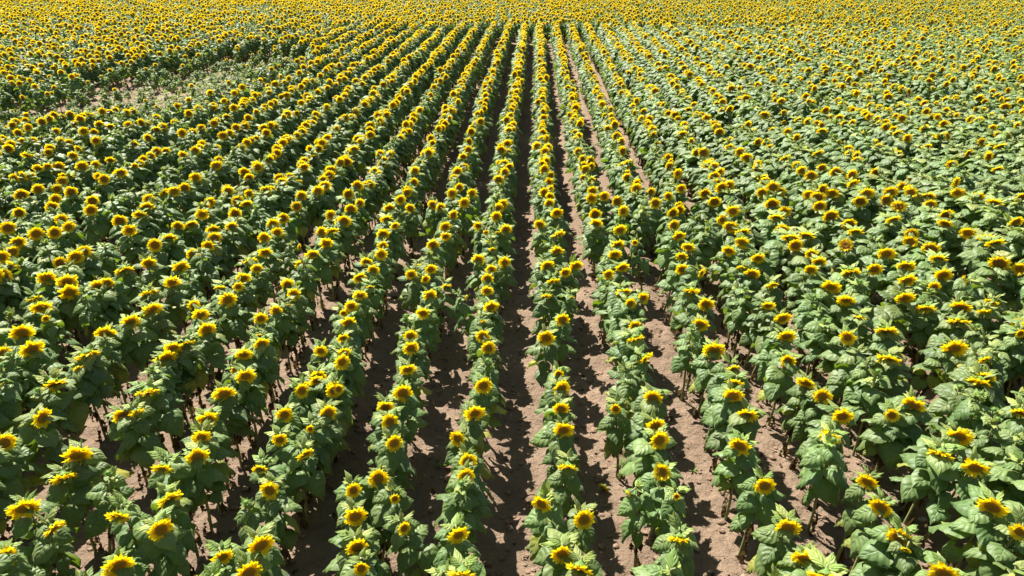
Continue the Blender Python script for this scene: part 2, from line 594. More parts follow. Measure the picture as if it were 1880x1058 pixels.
def axis(lo, hi, fine, far_lo, far_hi):
    a = list(np.arange(lo, hi, fine))
    s = fine; v = lo
    left = []
    while v > far_lo:
        s *= 1.12; v -= s; left.append(v)
    s = fine; v = a[-1]; right = []
    while v < far_hi:
        s *= 1.09; v += s; right.append(v)
    return np.array(left[::-1] + a + right)
gx = axis(-4.8, 5.2, .028, -600, 600)
gy = axis(2.2, 9.0, .028, -600, 900)
X, Y = np.meshgrid(gx, gy)
Z = ground_z(X, Y)
fade = np.clip(1 - (np.hypot(X, Y) - 20) / 60, 0, 1)
Z = Z * fade
nv = len(gx)
V = np.c_[X.ravel(), Y.ravel(), Z.ravel()]
i0 = (np.arange(len(gy) - 1)[:, None] * nv + np.arange(nv - 1)[None, :]).ravel()
Fq = np.c_[i0, i0 + 1, i0 + nv + 1, i0 + nv]
gm = bpy.data.meshes.new("ground")
gm.vertices.add(len(V)); gm.vertices.foreach_set("co", V.ravel())
gm.loops.add(Fq.size); gm.loops.foreach_set("vertex_index", Fq.ravel().astype(np.int32))
gm.polygons.add(len(Fq)); gm.polygons.foreach_set("loop_start", np.arange(0, Fq.size, 4, dtype=np.int32))
gm.update(calc_edges=True)
gm.polygons.foreach_set("use_smooth", [True] * len(Fq))
gm.materials.append(M_SOIL)
go = bpy.data.objects.new("ground", gm)
C.objects.link(go)
go["kind"] = "structure"

def gz(x, y):
    return float(ground_z(np.array([x]), np.array([y]))[0])

# ------------------------------------------------------------------ blooms read off the photograph: (x, y, width, height, lean of the long axis[, 's' hanging])
# each block: origin of its view and 2.9375 view pixels to one photo pixel
HEADS = [
 ((0, 698), """285,22,140,62,0,s 228,205,112,80,48 5,340,60,72 795,65,125,55,-4,s 665,190,112,75,5 735,172,80,45,10,s 1208,75,120,78,-5 1628,58,82,76,30
 1800,58,86,74,10 1705,3,85,50 1535,188,92,82,-5 1770,178,95,80 1675,262,66,56,-40 1510,322,86,62,-15 1118,212,120,72 1088,308,105,72,-20 1065,413,122,86,-5
 418,405,150,80,-20 345,525,130,48,-5,s 880,475,122,55,-28,s 1405,480,90,50,-28,s 1645,398,102,52,20,s 1455,595,108,88,-58 915,640,135,62,8,s 130,690,165,82,-15
 635,735,125,65,-40,s 868,808,128,112 290,800,115,52,15,s 35,955,112,108 635,1000,170,92 1408,890,145,88,10 1198,955,115,65 1325,1045,120,66 220,93,b 600,545,b"""),
 ((620, 698), """350,68,112,82 258,145,96,66 282,225,96,86 305,340,102,80,20 220,530,112,96,-5 85,595,92,80 308,640,68,62 95,735,130,90,5 358,800,78,62,45 103,900,122,80
 128,1015,100,86 5,50,60,60 785,30,100,84,15 738,178,120,74,10 648,315,98,72,-52 702,438,106,84 692,520,102,86,10 668,600,b 650,835,126,72,15 655,1050,120,48,0,s
 1208,45,100,78,42 1205,155,96,64 1218,270,115,72,8 1240,470,112,52,0,s 1100,668,115,75,-32 1328,752,125,96,30 1212,940,130,80,5 1300,1045,120,48,0,s
 1500,155,76,68 1700,98,106,84 1712,245,106,66,32 1735,325,112,86,46 1750,497,98,94 1572,610,56,38,-50,s 1828,628,48,46 1840,858,120,60,6,s"""),
 ((1240, 698), """325,15,90,50,0,s 313,85,112,76,6 390,185,110,54,5 348,355,126,80,-10 482,570,118,84,28 608,795,136,90,20 702,965,156,70,6 705,15,106,50,-5 795,88,98,80,22
 900,195,110,76,26 835,310,116,70,-5 1168,190,76,70 1285,133,126,72,5 1530,305,132,90,22 1435,400,136,58,5,s 1618,473,136,82,16 1035,548,110,68,-5 1108,685,122,80
 1210,850,136,94,5 1245,915,50,36,0,s 1710,685,150,90,6 1860,820,110,84,5 1395,1045,112,70 1640,10,130,44,0,s 1860,175,100,56,5,s 800,1052,90,50,0,s"""),
 ((0, 350), """125,18,90,66 325,42,70,58 385,5,80,50 497,48,80,48 507,98,72,50 268,90,86,50 115,120,80,48,-15 350,155,65,45 368,190,58,50,20 45,203,80,48,-15 160,238,80,50,-5
 270,230,76,60 92,268,80,50 10,355,68,70 48,328,60,48 325,395,90,62 403,355,86,66 460,333,58,50 95,405,66,40,-50,s 20,470,106,86 248,470,100,66 362,488,112,76 375,548,130,88
 525,520,90,76 580,498,66,58,-30 185,580,76,44,0,s 222,630,140,75,-10 247,690,52,46 118,765,122,84,-10 170,855,122,82,6 10,885,70,70 660,168,78,64 692,218,60,50 810,45,60,50
 872,20,42,26,60,s 795,85,50,28,0,s 758,135,50,32,0,s 963,190,76,60 940,245,50,28,0,s 840,293,82,66 1033,180,46,24,0,s 1060,330,80,54 670,425,110,52,4,s 800,390,82,56 800,548,100,44,4,s
 975,412,90,56 928,495,90,62 820,640,106,60,8 705,708,110,70,6 568,770,112,74,-16 470,885,130,55,3,s 430,955,66,34,0,s 940,10,60,36 1090,128,56,46 1097,85,46,40 1138,62,60,54
 1335,20,60,46 1265,60,76,50 1325,70,50,34,0,s 1255,120,80,54 1160,215,70,38,0,s 1160,255,80,50,10 1138,303,66,54 1228,205,60,42,0,s 1520,145,72,58,-10 1610,85,68,46 1620,28,60,50
 1465,180,52,48,-20 1500,220,68,54 1425,253,72,54,-10 1430,333,78,52 1345,380,90,44,0,s 1385,422,65,52 1190,525,72,44,-20,s 1310,472,86,56 1285,518,60,50 1228,588,96,76
 1045,620,66,58,20 1083,668,92,60,-6 1115,750,96,74,5 935,845,96,55,-10 1010,820,80,34,0,s 895,905,120,70,8 1550,505,76,60 1585,560,78,68,-30 1550,612,50,28,0,s 1490,650,72,60,-30
 1407,690,76,60,-5 1390,775,56,38,0,s 1410,825,86,56 1315,885,96,60,-6 1265,965,60,50,35 1325,1000,108,76 1783,135,56,54 1855,165,76,52,-10 1725,235,56,50 1790,215,76,38,0,s
 1760,285,76,56 1685,345,80,50 1618,400,60,48,10 1612,305,42,24,80,s 1730,865,76,60,-22 1845,925,92,74,28 1855,875,72,50,10 1715,1005,96,70 1635,1052,60,40 1795,1052,80,44"""),
 ((620, 350), """50,15,70,48 65,95,66,56 105,75,36,32 28,168,70,54,-10 245,235,76,54 243,298,60,46 235,345,70,60 155,385,66,48,-15 192,430,70,60 118,470,76,50 175,520,50,28,0,s 120,565,80,50
 73,625,76,60 30,660,60,44 58,712,86,58,10 30,795,70,44 45,880,76,48,12 340,50,62,48,30 375,12,52,40,30 270,95,46,34,0,s 392,92,56,50,28 277,158,60,42,0,s 308,190,56,38,18
 515,78,50,48 557,92,50,44,-10 657,68,54,46,28 633,130,62,40,48 615,15,60,50 725,15,56,40,10 585,192,68,50 582,248,60,42 513,290,76,50 438,405,42,24,0,s 397,453,66,54,-15 503,425,70,56
 472,478,56,42,46 585,515,60,30,4,s 497,565,78,56,5 460,662,76,56,-6 392,785,82,64 395,850,90,70 378,965,96,56,6 895,70,60,44,-5 865,97,60,52,10 882,143,60,52,25 758,190,56,44,-10
 800,222,42,30 862,225,30,20,0,s 908,210,66,56 815,275,50,34,0,s 835,315,46,24,0,s 760,372,76,58,-16 900,388,70,62 827,425,62,50 808,475,70,56 807,542,72,56 825,628,90,60,16
 780,705,60,28,0,s 690,578,44,24,80,s 783,787,86,70,-10 813,850,82,76 808,955,b 1158,35,60,40 1150,72,56,44 1178,120,72,52,12 1090,183,68,50,-6 1187,235,82,44,22,s 1183,325,80,44,14
 1130,405,78,56,30 1165,487,80,42,8,s 1228,442,68,52,30 1285,405,80,52,18 1128,568,66,36,0,s 1260,572,50,28,0,s 1212,695,84,60,18 1125,795,100,76 1192,990,58,48
 1385,5,50,40 1378,42,36,28 1488,65,76,54,12 1435,35,32,25 1532,118,62,46,48 1383,125,78,50,6 1393,180,76,50,6 1522,213,80,54,18 1510,293,76,46,16 1495,345,76,48 1535,415,80,44,22
 1460,453,66,54,38 1540,545,90,46,16,s 1648,580,68,54,38 1578,610,68,52,42 1603,733,70,58,22 1605,798,98,52,22,s 1658,905,104,56,42,s 1685,10,60,36 1735,68,72,48,22 1785,28,56,54,20
 1800,125,82,46,26 1805,185,78,52,26 1603,280,38,30 1840,245,80,46,30"""),
 ((1240, 350), """25,108,75,45,22 25,85,70,40,20 35,355,70,40,5 150,12,70,40,10 215,52,76,58,26 300,108,58,50,36 243,148,64,52,26 305,195,28,26 345,230,76,42,16,s 360,280,80,60,-12 288,325,80,52,-10 70,305,76,46 35,425,74,58
 85,540,100,48,5,s 165,612,92,62,10 135,722,96,64 210,860,126,74,10 310,960,84,48,32,s 355,415,50,24,4,s 140,445,60,30,70,s 445,365,76,52,22 413,450,86,58 520,508,82,46,26,s
 500,620,80,40,12 578,690,94,58,32 600,785,102,58,22 608,918,82,66,8 458,12,65,40 498,65,82,58,26 587,12,56,44 597,105,58,38,22 555,145,46,32,0,s 580,212,56,36 608,250,76,38,4,s
 660,295,80,42,6 715,248,76,38,-5,s 733,340,70,48,22 775,385,78,52,16 730,428,76,58,12 715,25,60,50 770,40,76,48,12 775,78,70,52,16 840,133,92,50,28 860,5,56,32 1005,52,80,60,6
 1010,10,50,28 1125,48,92,46,22 930,185,80,48,22 972,228,90,46,16,s 922,292,74,64,-12 945,440,110,48,18,s 840,518,116,70,8 920,592,100,48,6 995,685,70,38,0,s 1140,755,130,48,10,s
 930,793,88,76 1075,425,82,64,12 1145,330,74,52,36 1180,160,96,38,26,s 1213,92,50,44 1160,5,50,36 1270,230,80,44,22 1285,278,70,54 1360,300,96,66,5 1245,405,96,50,12 1250,485,98,52,30
 1238,578,102,52,22 1355,635,126,54,10,s 1445,455,92,60,30 1393,522,76,54,56 1425,375,80,30,4,s 1550,230,68,62,6 1540,630,112,60,10 1530,705,130,52,16,s 1505,850,130,90,32
 1665,650,72,44,20,s 1705,600,70,38,-6,s 1655,915,80,50,52,s 1668,1015,102,72,20 1745,375,116,54 1725,290,104,46,22,s 1650,250,82,38,10,s 1560,485,60,32,-60,s 1640,40,80,44,20,s
 1720,65,52,36,0,s 1820,160,76,42,44 1860,35,72,44,52 1440,120,82,42,22 1430,180,40,24,0,s 1370,72,66,44,12 1340,35,100,36,16,s 1280,8,50,30 1515,8,60,34 1845,715,64,50 1860,770,64,50,50
 1870,430,60,46 1150,910,126,48,4,s"""),
]
def parse_heads():
    out = []
    for (ox, oy), txt in HEADS:
        for tok in txt.split():
            q = tok.split(',')
            x, y = ox + float(q[0]) / 2.9375, oy + float(q[1]) / 2.9375
            if q[2] == 'b':
                out.append((x, y, 20, 20, 0, 'b')); continue
            wd, ht = float(q[2]) / 2.9375, float(q[3]) / 2.9375
            ang = float(q[4]) if len(q) > 4 else random.uniform(-6, 10)
            out.append((x, y, wd, ht, ang, q[5] if len(q) > 5 else 'f'))
    return out

EYE_UP = Vector((0, 0, 1))
def face_normal(P, wd, ht, ang, kind):
    Vw = (cam_pos - P).normalized()
    Rr = EYE_UP.cross(Vw).normalized()
    Ur = Vw.cross(Rr)
    if kind == 's':
        g = R(random.uniform(68, 84))
    else:
        r = max(.35, min(.98, (ht / wd - .02) / .95))
        g = math.acos(r)
    a = R(ang)
    return (Vw * math.cos(g) + (Rr * math.sin(a) - Ur * math.cos(a)) * math.sin(g)).normalized()

# a plant: base, head centre, head normal, bloom diameter, kind ('f' open, 's' hanging, 'b' bud, 'n' none), row
plants = []
rows_known = {}
for (x, y, wd, ht, ang, kind) in parse_heads():
    hz = HEAD_Z + random.uniform(-.045, .045)
    P = unproject(x, y, hz)
    q = project(P)
    D = wd * q[2] / F_PX
    nrm = face_normal(P, wd, ht, ang, kind) if kind != 'b' else Vector((.1, -.35, .9)).normalized()
    k = round((P.x - ROW0 + nrm.x * -.05) / ROW)
    nxy = Vector((nrm.x, nrm.y))
    off = .075 if kind != 'b' else .02
    top = Vector((P.x - nrm.x * off, P.y - nrm.y * off, hz + (.02 if kind == 'f' else .045)))
    bx = row_x(k) + max(-.12, min(.12, (top.x - row_x(k)) * .6)) + random.uniform(-.015, .015)
    by = top.y + random.uniform(-.03, .03)
    plants.append(dict(base=Vector((bx, by, 0)), top=top, P=P, n=nrm, D=min(.235, max(.07, D)), kind=kind, row=k, px=(x, y), ang=ang))
    rows_known.setdefault(k, []).append(by)

# sparse spots: (photo x, y on the ground, half width m, half depth m, share missing)
SPARSE = [(unproject(x, y, 0), a, b, m) for x, y, a, b, m in (
    (40, 256, 1.4, .7, .5), (130, 240, 1.6, .8, .75), (225, 220, 1.8, .9, .65), (330, 182, 2.3, 1.5, 1.25), (290, 206, 1.6, .9, .6), (405, 158, 1.5, 1.4, .7), (475, 134, 1.4, 1.4, .5),
    (1455, 268, .35, .5, .9), (1638, 208, .4, .6, .7), (1325, 285, .3, .5, .8), (240, 240, 1.6, .7, .25), (1700, 225, .6, .6, .3))]
FIELD_END = unproject(940, 44, HEAD_Z).y
FIELD_FAR = 66.0
def stuff_plant(x, y, k, bloom=.84, tall=1.0):
    s = 1.0
    for c, a, b, m in SPARSE:
        e = ((x - c.x) / a) ** 2 + ((y - c.y) / b) ** 2
        e *= math.exp(random.gauss(0, .5))
        if e < 3.0:
            e = e / 3.0
            if random.random() < m * .62 * (1 - e) ** 1.3: return
            s = min(s, min(1.0, (.34 + .66 * e) * random.uniform(.75, 1.25))); bloom = min(bloom, .2 + .55 * e)
    if random.random() < .04: return
    if random.random() < .07: s *= random.uniform(.6, .85)
    hz = HEAD_Z * s * tall * random.uniform(.93, 1.08)
    q = project((x, y - .07, hz))
    cl = float(n1(np.array([x * .45 + 40]), np.array([y * .45 + 9]))[0] + .6 * n2(np.array([x * 1.3 + 40]), np.array([y * 1.1 + 9]))[0])
    kind = 'f' if random.random() < bloom * min(1.1, .92 + .75 * cl) else 'n'
    infr = q and -20 < q[0] < IMG_W + 20 and 352 < q[1] < IMG_H + 12
    if infr:
        gap = .21 if -5 <= k <= 4 else .17
        for yy in rows_known.get(k, ()):
            if abs(yy - y) < gap: return
        kind = 'n'
    if q and not infr and kind == 'f' and random.random() < .10: kind = 's'
    n = Vector((.28 + random.gauss(0, .22), -1, .12 + random.gauss(0, .22))).normalized()
    if kind == 's': n = Vector((.28 + random.gauss(0, .3), -1, -.9)).normalized()
    if kind == 'n': n = Vector((random.gauss(0, .2), -.3, 1)).normalized()
    P = Vector((x + n.x * .07, y + n.y * .07, hz))
    plants.append(dict(base=Vector((x, y, 0)), top=Vector((x, y, hz + .02)), P=P, n=n, D=.165, kind=kind, row=k, px=q[:2] if q else (-999, -999), s=s, ang=0))

for k in range(-75, 76):
    y = .7 + random.random() * .2
    while y < FIELD_END:
        x = row_x(k) + random.gauss(0, .024 if y < 8 else .042) + .022 * math.sin(y * .7 + k)
        if abs(x) < 3.5 + y * .86:
            stuff_plant(x, y, k, (.72 if -9 < k < 6 else .60) + .16 * max(0, min(1, (y - 12) / 18)))
        y += random.uniform(.125, .22) if (y > 8 and -8 < k < 5) else random.uniform(.155, .26)
# beyond the ends of the rows the field is drilled crosswise
yy = FIELD_END + .55
while yy < FIELD_FAR:
    x = -4 - yy * .86
    while x < 4 + yy * .86:
        stuff_plant(x, yy + random.gauss(0, .07), 9999, .82)
        x += random.uniform(.17, .29)
    yy += .62

def row_spread(k, y):
    if -5 < k <= 3: return 1.04 if y < 8 else 1.0
    if k <= -5: return 1.06 if y < 7 else 1.1
    return 1.15 if y < 5.0 else 1.27

for c, a_, b_, m_ in SPARSE:
    if m_ < .35: continue
    for _ in range(int(34 * a_ * b_ * (.5 if m_ > 1.2 else 1))):
        x, y = c.x + random.gauss(0, a_ * .75), c.y + random.gauss(0, b_ * .75)
        plants.append(dict(base=Vector((x, y, 0)), top=Vector((x, y, HEAD_Z * random.uniform(.6, 1.3))), P=Vector((x, y, .3)), n=Vector((0, 0, 1)), D=.1,
                           kind='w', row=9998, px=(0, 0), s=.4, ang=0))

def row_spread(k, y):
    if -5 < k <= 3: return 1.04 if y < 8 else 1.0
    if k <= -5: return 1.06 if y < 7 else 1.1
    return 1.15 if y < 5.0 else 1.27

for c, a_, b_, m_ in SPARSE:
    if m_ < .45 or m_ > 1.2: continue
    for _ in range(int(20 * a_ * b_)):
        x, y = c.x + random.gauss(0, a_ * .6), c.y + random.gauss(0, b_ * .6)
        z = HEAD_Z * random.uniform(.16, .42)
        plants.append(dict(base=Vector((x, y, 0)), top=Vector((x, y, z)), P=Vector((x, y, z)), n=Vector((0, 0, 1)), D=.1, kind='n',
                           row=9998, px=(0, 0), s=.4, ang=0, wide=random.uniform(1.2, 2.0)))

# which 300 plants show largest: the nearest ones in the picture
def in_frame(p):
    q = project(p['P'])
    return q is not None and 4 < q[0] < IMG_W - 4 and 4 < q[1] < IMG_H - 6
cand = sorted([p for p in plants if in_frame(p)], key=lambda p: (p['P'] - cam_pos).length)
near = cand[:300]
near_ids = {id(p) for p in near}
far = [p for p in plants if id(p) not in near_ids]
print("plants", len(plants), "near", len(near), "nearest-300 top px y", min(p['px'][1] for p in near),
      "bloomless near", sum(p['kind'] == 'n' for p in near))

# ------------------------------------------------------------------ shared meshes
FOL = []
for i in range(20):
    FOL.append(build_foliage(100 + i, HEAD_Z, n=random.randint(13, 17), big=random.uniform(.92, 1.12)).mesh("foliage"))
WIT = [build_withered(300 + i, HEAD_Z).mesh("withered_foliage") for i in range(5)]
HP = []
for i in range(9):
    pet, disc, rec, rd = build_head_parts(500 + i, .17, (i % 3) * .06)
    HP.append((pet.mesh("petal_ring"), disc.mesh("seed_disc"), rec.mesh("flower_head"), rd))
for i in range(3):          # half-open blooms
    pet, disc, rec, rd = build_head_parts(540 + i, .15, 0, .7 + .15 * i)
    HP.append((pet.mesh("petal_ring"), disc.mesh("seed_disc"), rec.mesh("flower_head"), rd))
BUD = [build_bud(700 + i).mesh("flower_bud") for i in range(2)]

def link(name, data, parent=None):
    o = bpy.data.objects.new(name, data)
    C.objects.link(o)
    if parent is not None: o.parent = parent
    return o

ORD = "first second third fourth fifth sixth seventh eighth ninth tenth eleventh twelfth thirteenth fourteenth fifteenth sixteenth seventeenth eighteenth nineteenth twentieth".split()
def ordinal(i):
    if i < 20: return ORD[i]
    t = ["twenty", "thirty", "forty", "fifty"][(i + 1) // 10 - 2]
    u = (i + 1) % 10
    return (t + "-" + ORD[u - 1]) if u else {"twenty": "twentieth", "thirty": "thirtieth", "forty": "fortieth", "fifty": "fiftieth"}[t]
def row_phrase(k):
    if k == 0: return "in the middle row"
    side = "left" if k < 0 else "right"
    return f"in {ordinal(abs(k) - 1)} row {side} of the middle row"
def look(p):
    if p['kind'] == 'n': return "leafy sunflower without open bloom"
    if p['kind'] == 'b': return "sunflower with closed green bud"
    size = "large" if p['D'] > .182 else ("small" if p['D'] < .135 else "medium")
    if p['kind'] == 's': return f"sunflower, {size} bloom hanging down"
    if p['ang'] > 18: return f"sunflower, {size} bloom turned right"
    if p['ang'] < -18: return f"sunflower, {size} bloom turned left"
    return f"sunflower, {size} bloom facing us"

byrow = {}
for p in near: byrow.setdefault(p['row'], []).append(p)
for k, lst in byrow.items():
    lst.sort(key=lambda p: p['base'].y)
    for i, p in enumerate(lst): p['i'] = i

for p in sorted(near, key=lambda p: (p['row'], p['i'])):
    base = p['base'].copy(); base.z = gz(base.x, base.y)
    root = link("sunflower", None)
    root.empty_display_size = .1
    root.location = base
    root["label"] = f"{look(p)}, {ordinal(p['i'])} plant up {row_phrase(p['row'])}"
    root["category"] = "sunflower"
    root["group"] = "sunflowers growing in rows"
    top = p['top'] - base
    kind = p['kind']
    head = p['P'] - base
    n = p['n']
    i = random.randrange(9) if p['D'] > .125 or random.random() < .4 else 9 + random.randrange(3)
    pm, dm, rm, rd = HP[i]
    sc = p['D'] / .17
    smb = MB()
    if kind in 'fs':
        hb = head - n * (.045 * rd / .045 * sc)
        pts, rad = stem_path(top, hb, n)
    else:
        pts, rad = stem_path(top, top + Vector((n.x * .02, n.y * .02, .02)), n)
    tube(smb, pts, rad, STEM, 7)
    link("stem", smb.mesh("stem"), root)
    f = link("foliage", random.choice(FOL), root)
    tilt = Vector((0, 0, 1)).rotation_difference(top.normalized())
    f.rotation_mode = 'QUATERNION'
    yaw = (math.atan2(n.x, -n.y) + random.uniform(-.45, .45)) if kind in 'fs' else random.uniform(0, 6.28)
    f.rotation_quaternion = tilt @ Quaternion((0, 0, 1), yaw)
    zs = top.length / HEAD_Z
    ws = random.uniform(.84, 1.14) * (.72 + .28 * min(1.2, sc)) if kind in 'fs' else random.uniform(.7, .95)
    ws *= row_spread(p['row'], p['base'].y)
    f.scale = (ws, ws, zs)
    wl = link("withered_foliage", random.choice(WIT), root)
    wl.rotation_mode = 'QUATERNION'
    wl.rotation_quaternion = tilt @ Quaternion((0, 0, 1), random.uniform(0, 6.28))
    if kind in 'fs':
        h = link("flower_head", rm, root)
        h.rotation_mode = 'QUATERNION'
        q0 = n.to_track_quat('Z', 'Y')
        h.rotation_quaternion = q0 @ Quaternion((0, 0, 1), random.uniform(0, 6.28))
        h.location = head
        h.scale = (sc, sc, sc)
        link("petal_ring", pm, h)
        link("seed_disc", dm, h)
    elif kind == 'b' or random.random() < .5:
        h = link("flower_bud", random.choice(BUD), root)
        h.rotation_mode = 'QUATERNION'
        h.rotation_quaternion = n.to_track_quat('Z', 'Y')
        h.location = top + Vector((n.x * .03, n.y * .03, .04))

# ------------------------------------------------------------------ the rest of the field: one object
src = bpy.data.collections.new("field_plants")          # source shapes for the field object, not placed in the scene themselves
def variant(seed, kind, D=.17, shade_tone=0.0, shut=0.0):
    rnd = random.Random(seed)
    mb = MB()
    if kind == 'w':
        w_ = MB()
        for q in range(16):
            a = rnd.uniform(0, 6.28); e = R(rnd.uniform(0, 70)); o = np.array([math.cos(a), math.sin(a), 0])
            d = o * math.cos(e) + np.array([0, 0, math.sin(e)]); nr = -o * math.sin(e) + np.array([0, 0, math.cos(e)])
            L = rnd.uniform(.06, .14)
            leaf(w_, o * rnd.uniform(0, .10) + np.array([0, 0, rnd.uniform(.0, .22)]), d, nr, L, L * rnd.uniform(.2, .4), rnd,
                 tint=(rnd.random(), rnd.uniform(.2, .8), rnd.uniform(0, .3)), droop=.3, cup=.4, wave=.04, prof=PROF_L, lobes=0, nc=1)
        return w_.mesh("field_weed")
    fo = build_foliage(seed, HEAD_Z, n=rnd.randint(14, 17), big=rnd.uniform(1.02, 1.18))
    mb.merge(fo)
    mb.merge(build_withered(seed, HEAD_Z))
    n = Vector((.28 + rnd.gauss(0, .12), -1, .12 + rnd.gauss(0, .2))).normalized()
    if kind == 's': n = Vector((.25, -1, -.8)).normalized()
    if kind in 'fs':
        pet, disc, rec, rd = build_head_parts(seed, D, shade_tone, shut)
        P = Vector((n.x * .07, n.y * .07, HEAD_Z - .01))
        M = Matrix.Translation(P) @ n.to_track_quat('Z', 'Y').to_matrix().to_4x4()
        for m_ in (pet, disc, rec): mb.merge(m_, M)
        pts, rad = stem_path((0, 0, HEAD_Z), P - n * rd, n)
    else:
        pts, rad = stem_path((0, 0, HEAD_Z), (0, -.02, HEAD_Z + .02), Vector((0, -.5, .8)))
    tube(mb, pts, rad, STEM, 5)
    return mb.mesh("field_sunflower")
kinds = ['f'] * 8 + ['s'] * 4 + ['n'] * 4 + ['g'] * 9 + ['h'] * 7 + ['o'] * 3 + ['w'] * 5     # w: low weeds; g and h: open blooms, larger, disc shade painted in; o: half open
for i, kd in enumerate(kinds):
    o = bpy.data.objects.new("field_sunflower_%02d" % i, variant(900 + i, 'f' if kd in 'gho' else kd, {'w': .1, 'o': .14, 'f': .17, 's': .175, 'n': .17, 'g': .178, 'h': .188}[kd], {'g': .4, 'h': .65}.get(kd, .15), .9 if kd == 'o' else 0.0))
    src.objects.link(o)
idx_of = {'w': [i for i, k in enumerate(kinds) if k == 'w'], 'o': [i for i, k in enumerate(kinds) if k == 'o'], 'g': [i for i, k in enumerate(kinds) if k == 'g'], 'h': [i for i, k in enumerate(kinds) if k == 'h'], 'f': [i for i, k in enumerate(kinds) if k == 'f'], 's': [i for i, k in enumerate(kinds) if k == 's'],
          'n': [i for i, k in enumerate(kinds) if k == 'n'], 'b': [i for i, k in enumerate(kinds) if k == 'n']}
pos, rot, scl, var = [], [], [], []
for p in far:
    s = p['top'].z / HEAD_Z
    if p['kind'] in 'fs':
        yaw = math.atan2(p['n'].x, -p['n'].y) - math.atan2(.28, 1)
        pos.append((p['P'].x - p['n'].x * .07, p['P'].y - p['n'].y * .07, -.01))
    else:
        yaw = random.uniform(-PI, PI)
        pos.append((p['base'].x, p['base'].y, -.01))
    rot.append((random.gauss(0, .03), random.gauss(0, .03), yaw + random.gauss(0, .12)))
    ws = s * random.uniform(.9, 1.1)
    ws *= p.get('wide', 1.0)
    wf = ws * (row_spread(p['row'], p['base'].y) if p['row'] < 9000 else 1.0)
    scl.append((wf, wf, s))
    kk = p['kind']
    if kk == 'f':
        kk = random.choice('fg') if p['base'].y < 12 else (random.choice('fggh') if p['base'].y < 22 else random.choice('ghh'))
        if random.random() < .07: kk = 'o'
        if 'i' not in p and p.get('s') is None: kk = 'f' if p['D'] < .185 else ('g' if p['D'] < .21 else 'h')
    var.append(random.choice(idx_of[kk]))
fm = bpy.data.meshes.new("sunflower_field")
fm.vertices.add(len(pos))
fm.vertices.foreach_set("co", np.array(pos).ravel())
for nm, ty, arr in (("rot", 'FLOAT_VECTOR', rot), ("scl", 'FLOAT_VECTOR', scl)):
    a = fm.attributes.new(nm, ty, 'POINT'); a.data.foreach_set("vector", np.array(arr, float).ravel())
a = fm.attributes.new("var", 'INT', 'POINT'); a.data.foreach_set("value", np.array(var, np.int32))
fo = link("sunflower_field", fm)
fo["kind"] = "stuff"
fo["label"] = "sunflowers of the far rows reaching back to the top of the photo"
ng = bpy.data.node_groups.new("field", 'GeometryNodeTree')
ng.interface.new_socket("Geometry", in_out='INPUT', socket_type='NodeSocketGeometry')
ng.interface.new_socket("Geometry", in_out='OUTPUT', socket_type='NodeSocketGeometry')
gi = ng.nodes.new("NodeGroupInput"); gout = ng.nodes.new("NodeGroupOutput")
ci = ng.nodes.new("GeometryNodeCollectionInfo")
ci.inputs["Collection"].default_value = src
ci.inputs["Separate Children"].default_value = True
ci.inputs["Reset Children"].default_value = True
iop = ng.nodes.new("GeometryNodeInstanceOnPoints")
iop.inputs["Pick Instance"].default_value = True
def named(nm, ty):
    a = ng.nodes.new("GeometryNodeInputNamedAttribute"); a.data_type = ty; a.inputs["Name"].default_value = nm
    return [s for s in a.outputs if s.enabled][0]
ng.links.new(gi.outputs[0], iop.inputs["Points"])
ng.links.new(ci.outputs[0], iop.inputs["Instance"])
ng.links.new(named("var", 'INT'), iop.inputs["Instance Index"])
e2r = ng.nodes.new("FunctionNodeEulerToRotation")
ng.links.new(named("rot", 'FLOAT_VECTOR'), e2r.inputs[0])
ng.links.new(e2r.outputs[0], iop.inputs["Rotation"])
ng.links.new(named("scl", 'FLOAT_VECTOR'), iop.inputs["Scale"])
ng.links.new(iop.outputs[0], gout.inputs[0])
md = fo.modifiers.new("field", 'NODES'); md.node_group = ng

# ------------------------------------------------------------------ soil clods, straw (countless)
def lump(seed, sub=1):
    import bmesh
    bm = bmesh.new()
    bmesh.ops.create_icosphere(bm, subdivisions=sub, radius=1)
    rnd = random.Random(seed)
    v = np.array([x.co[:] for x in bm.verts]); f = [[a.index for a in q.verts] for q in bm.faces]
    bm.free()
    v *= np.array([[rnd.uniform(.7, 1.25)] for _ in v])
    v[:, 2] *= .7
    return v, np.array(f)
LUMPS = [lump(i, 1) for i in range(6)]
def scatter(n, xr, yr, smin, smax):
    Vs, Fs, k = [], [], 0
    for _ in range(n):
        x = random.uniform(*xr); y = yr[0] + (yr[1] - yr[0]) * random.random() ** 1.4
        if abs(x) > 2.2 + y * .8: continue
        v, f = LUMPS[random.randrange(6)]
        s = smin + (smax - smin) * random.random() ** 5
        a = random.uniform(0, 6.28); c, sn = math.cos(a), math.sin(a)
        w_ = v @ np.array([[c, sn, 0], [-sn, c, 0], [0, 0, 1]]) * np.array([1, random.uniform(.6, 1), random.uniform(.6, 1)]) * s
        w_ = w_ + np.array([x, y, gz(x, y) + s * .25])
        Vs.append(w_); Fs.append(f + k); k += len(v)
    me = bpy.data.meshes.new("soil_clods")
    me.from_pydata(np.concatenate(Vs).tolist(), [], np.concatenate(Fs).tolist())
    return me
cm = scatter(19000, (-8, 8), (2.0, 12), .004, .045)
cm.materials.append(M_CLOD)
co = link("soil_clods", cm); co["kind"] = "stuff"; co["label"] = "crumbled dry soil clods between the rows"

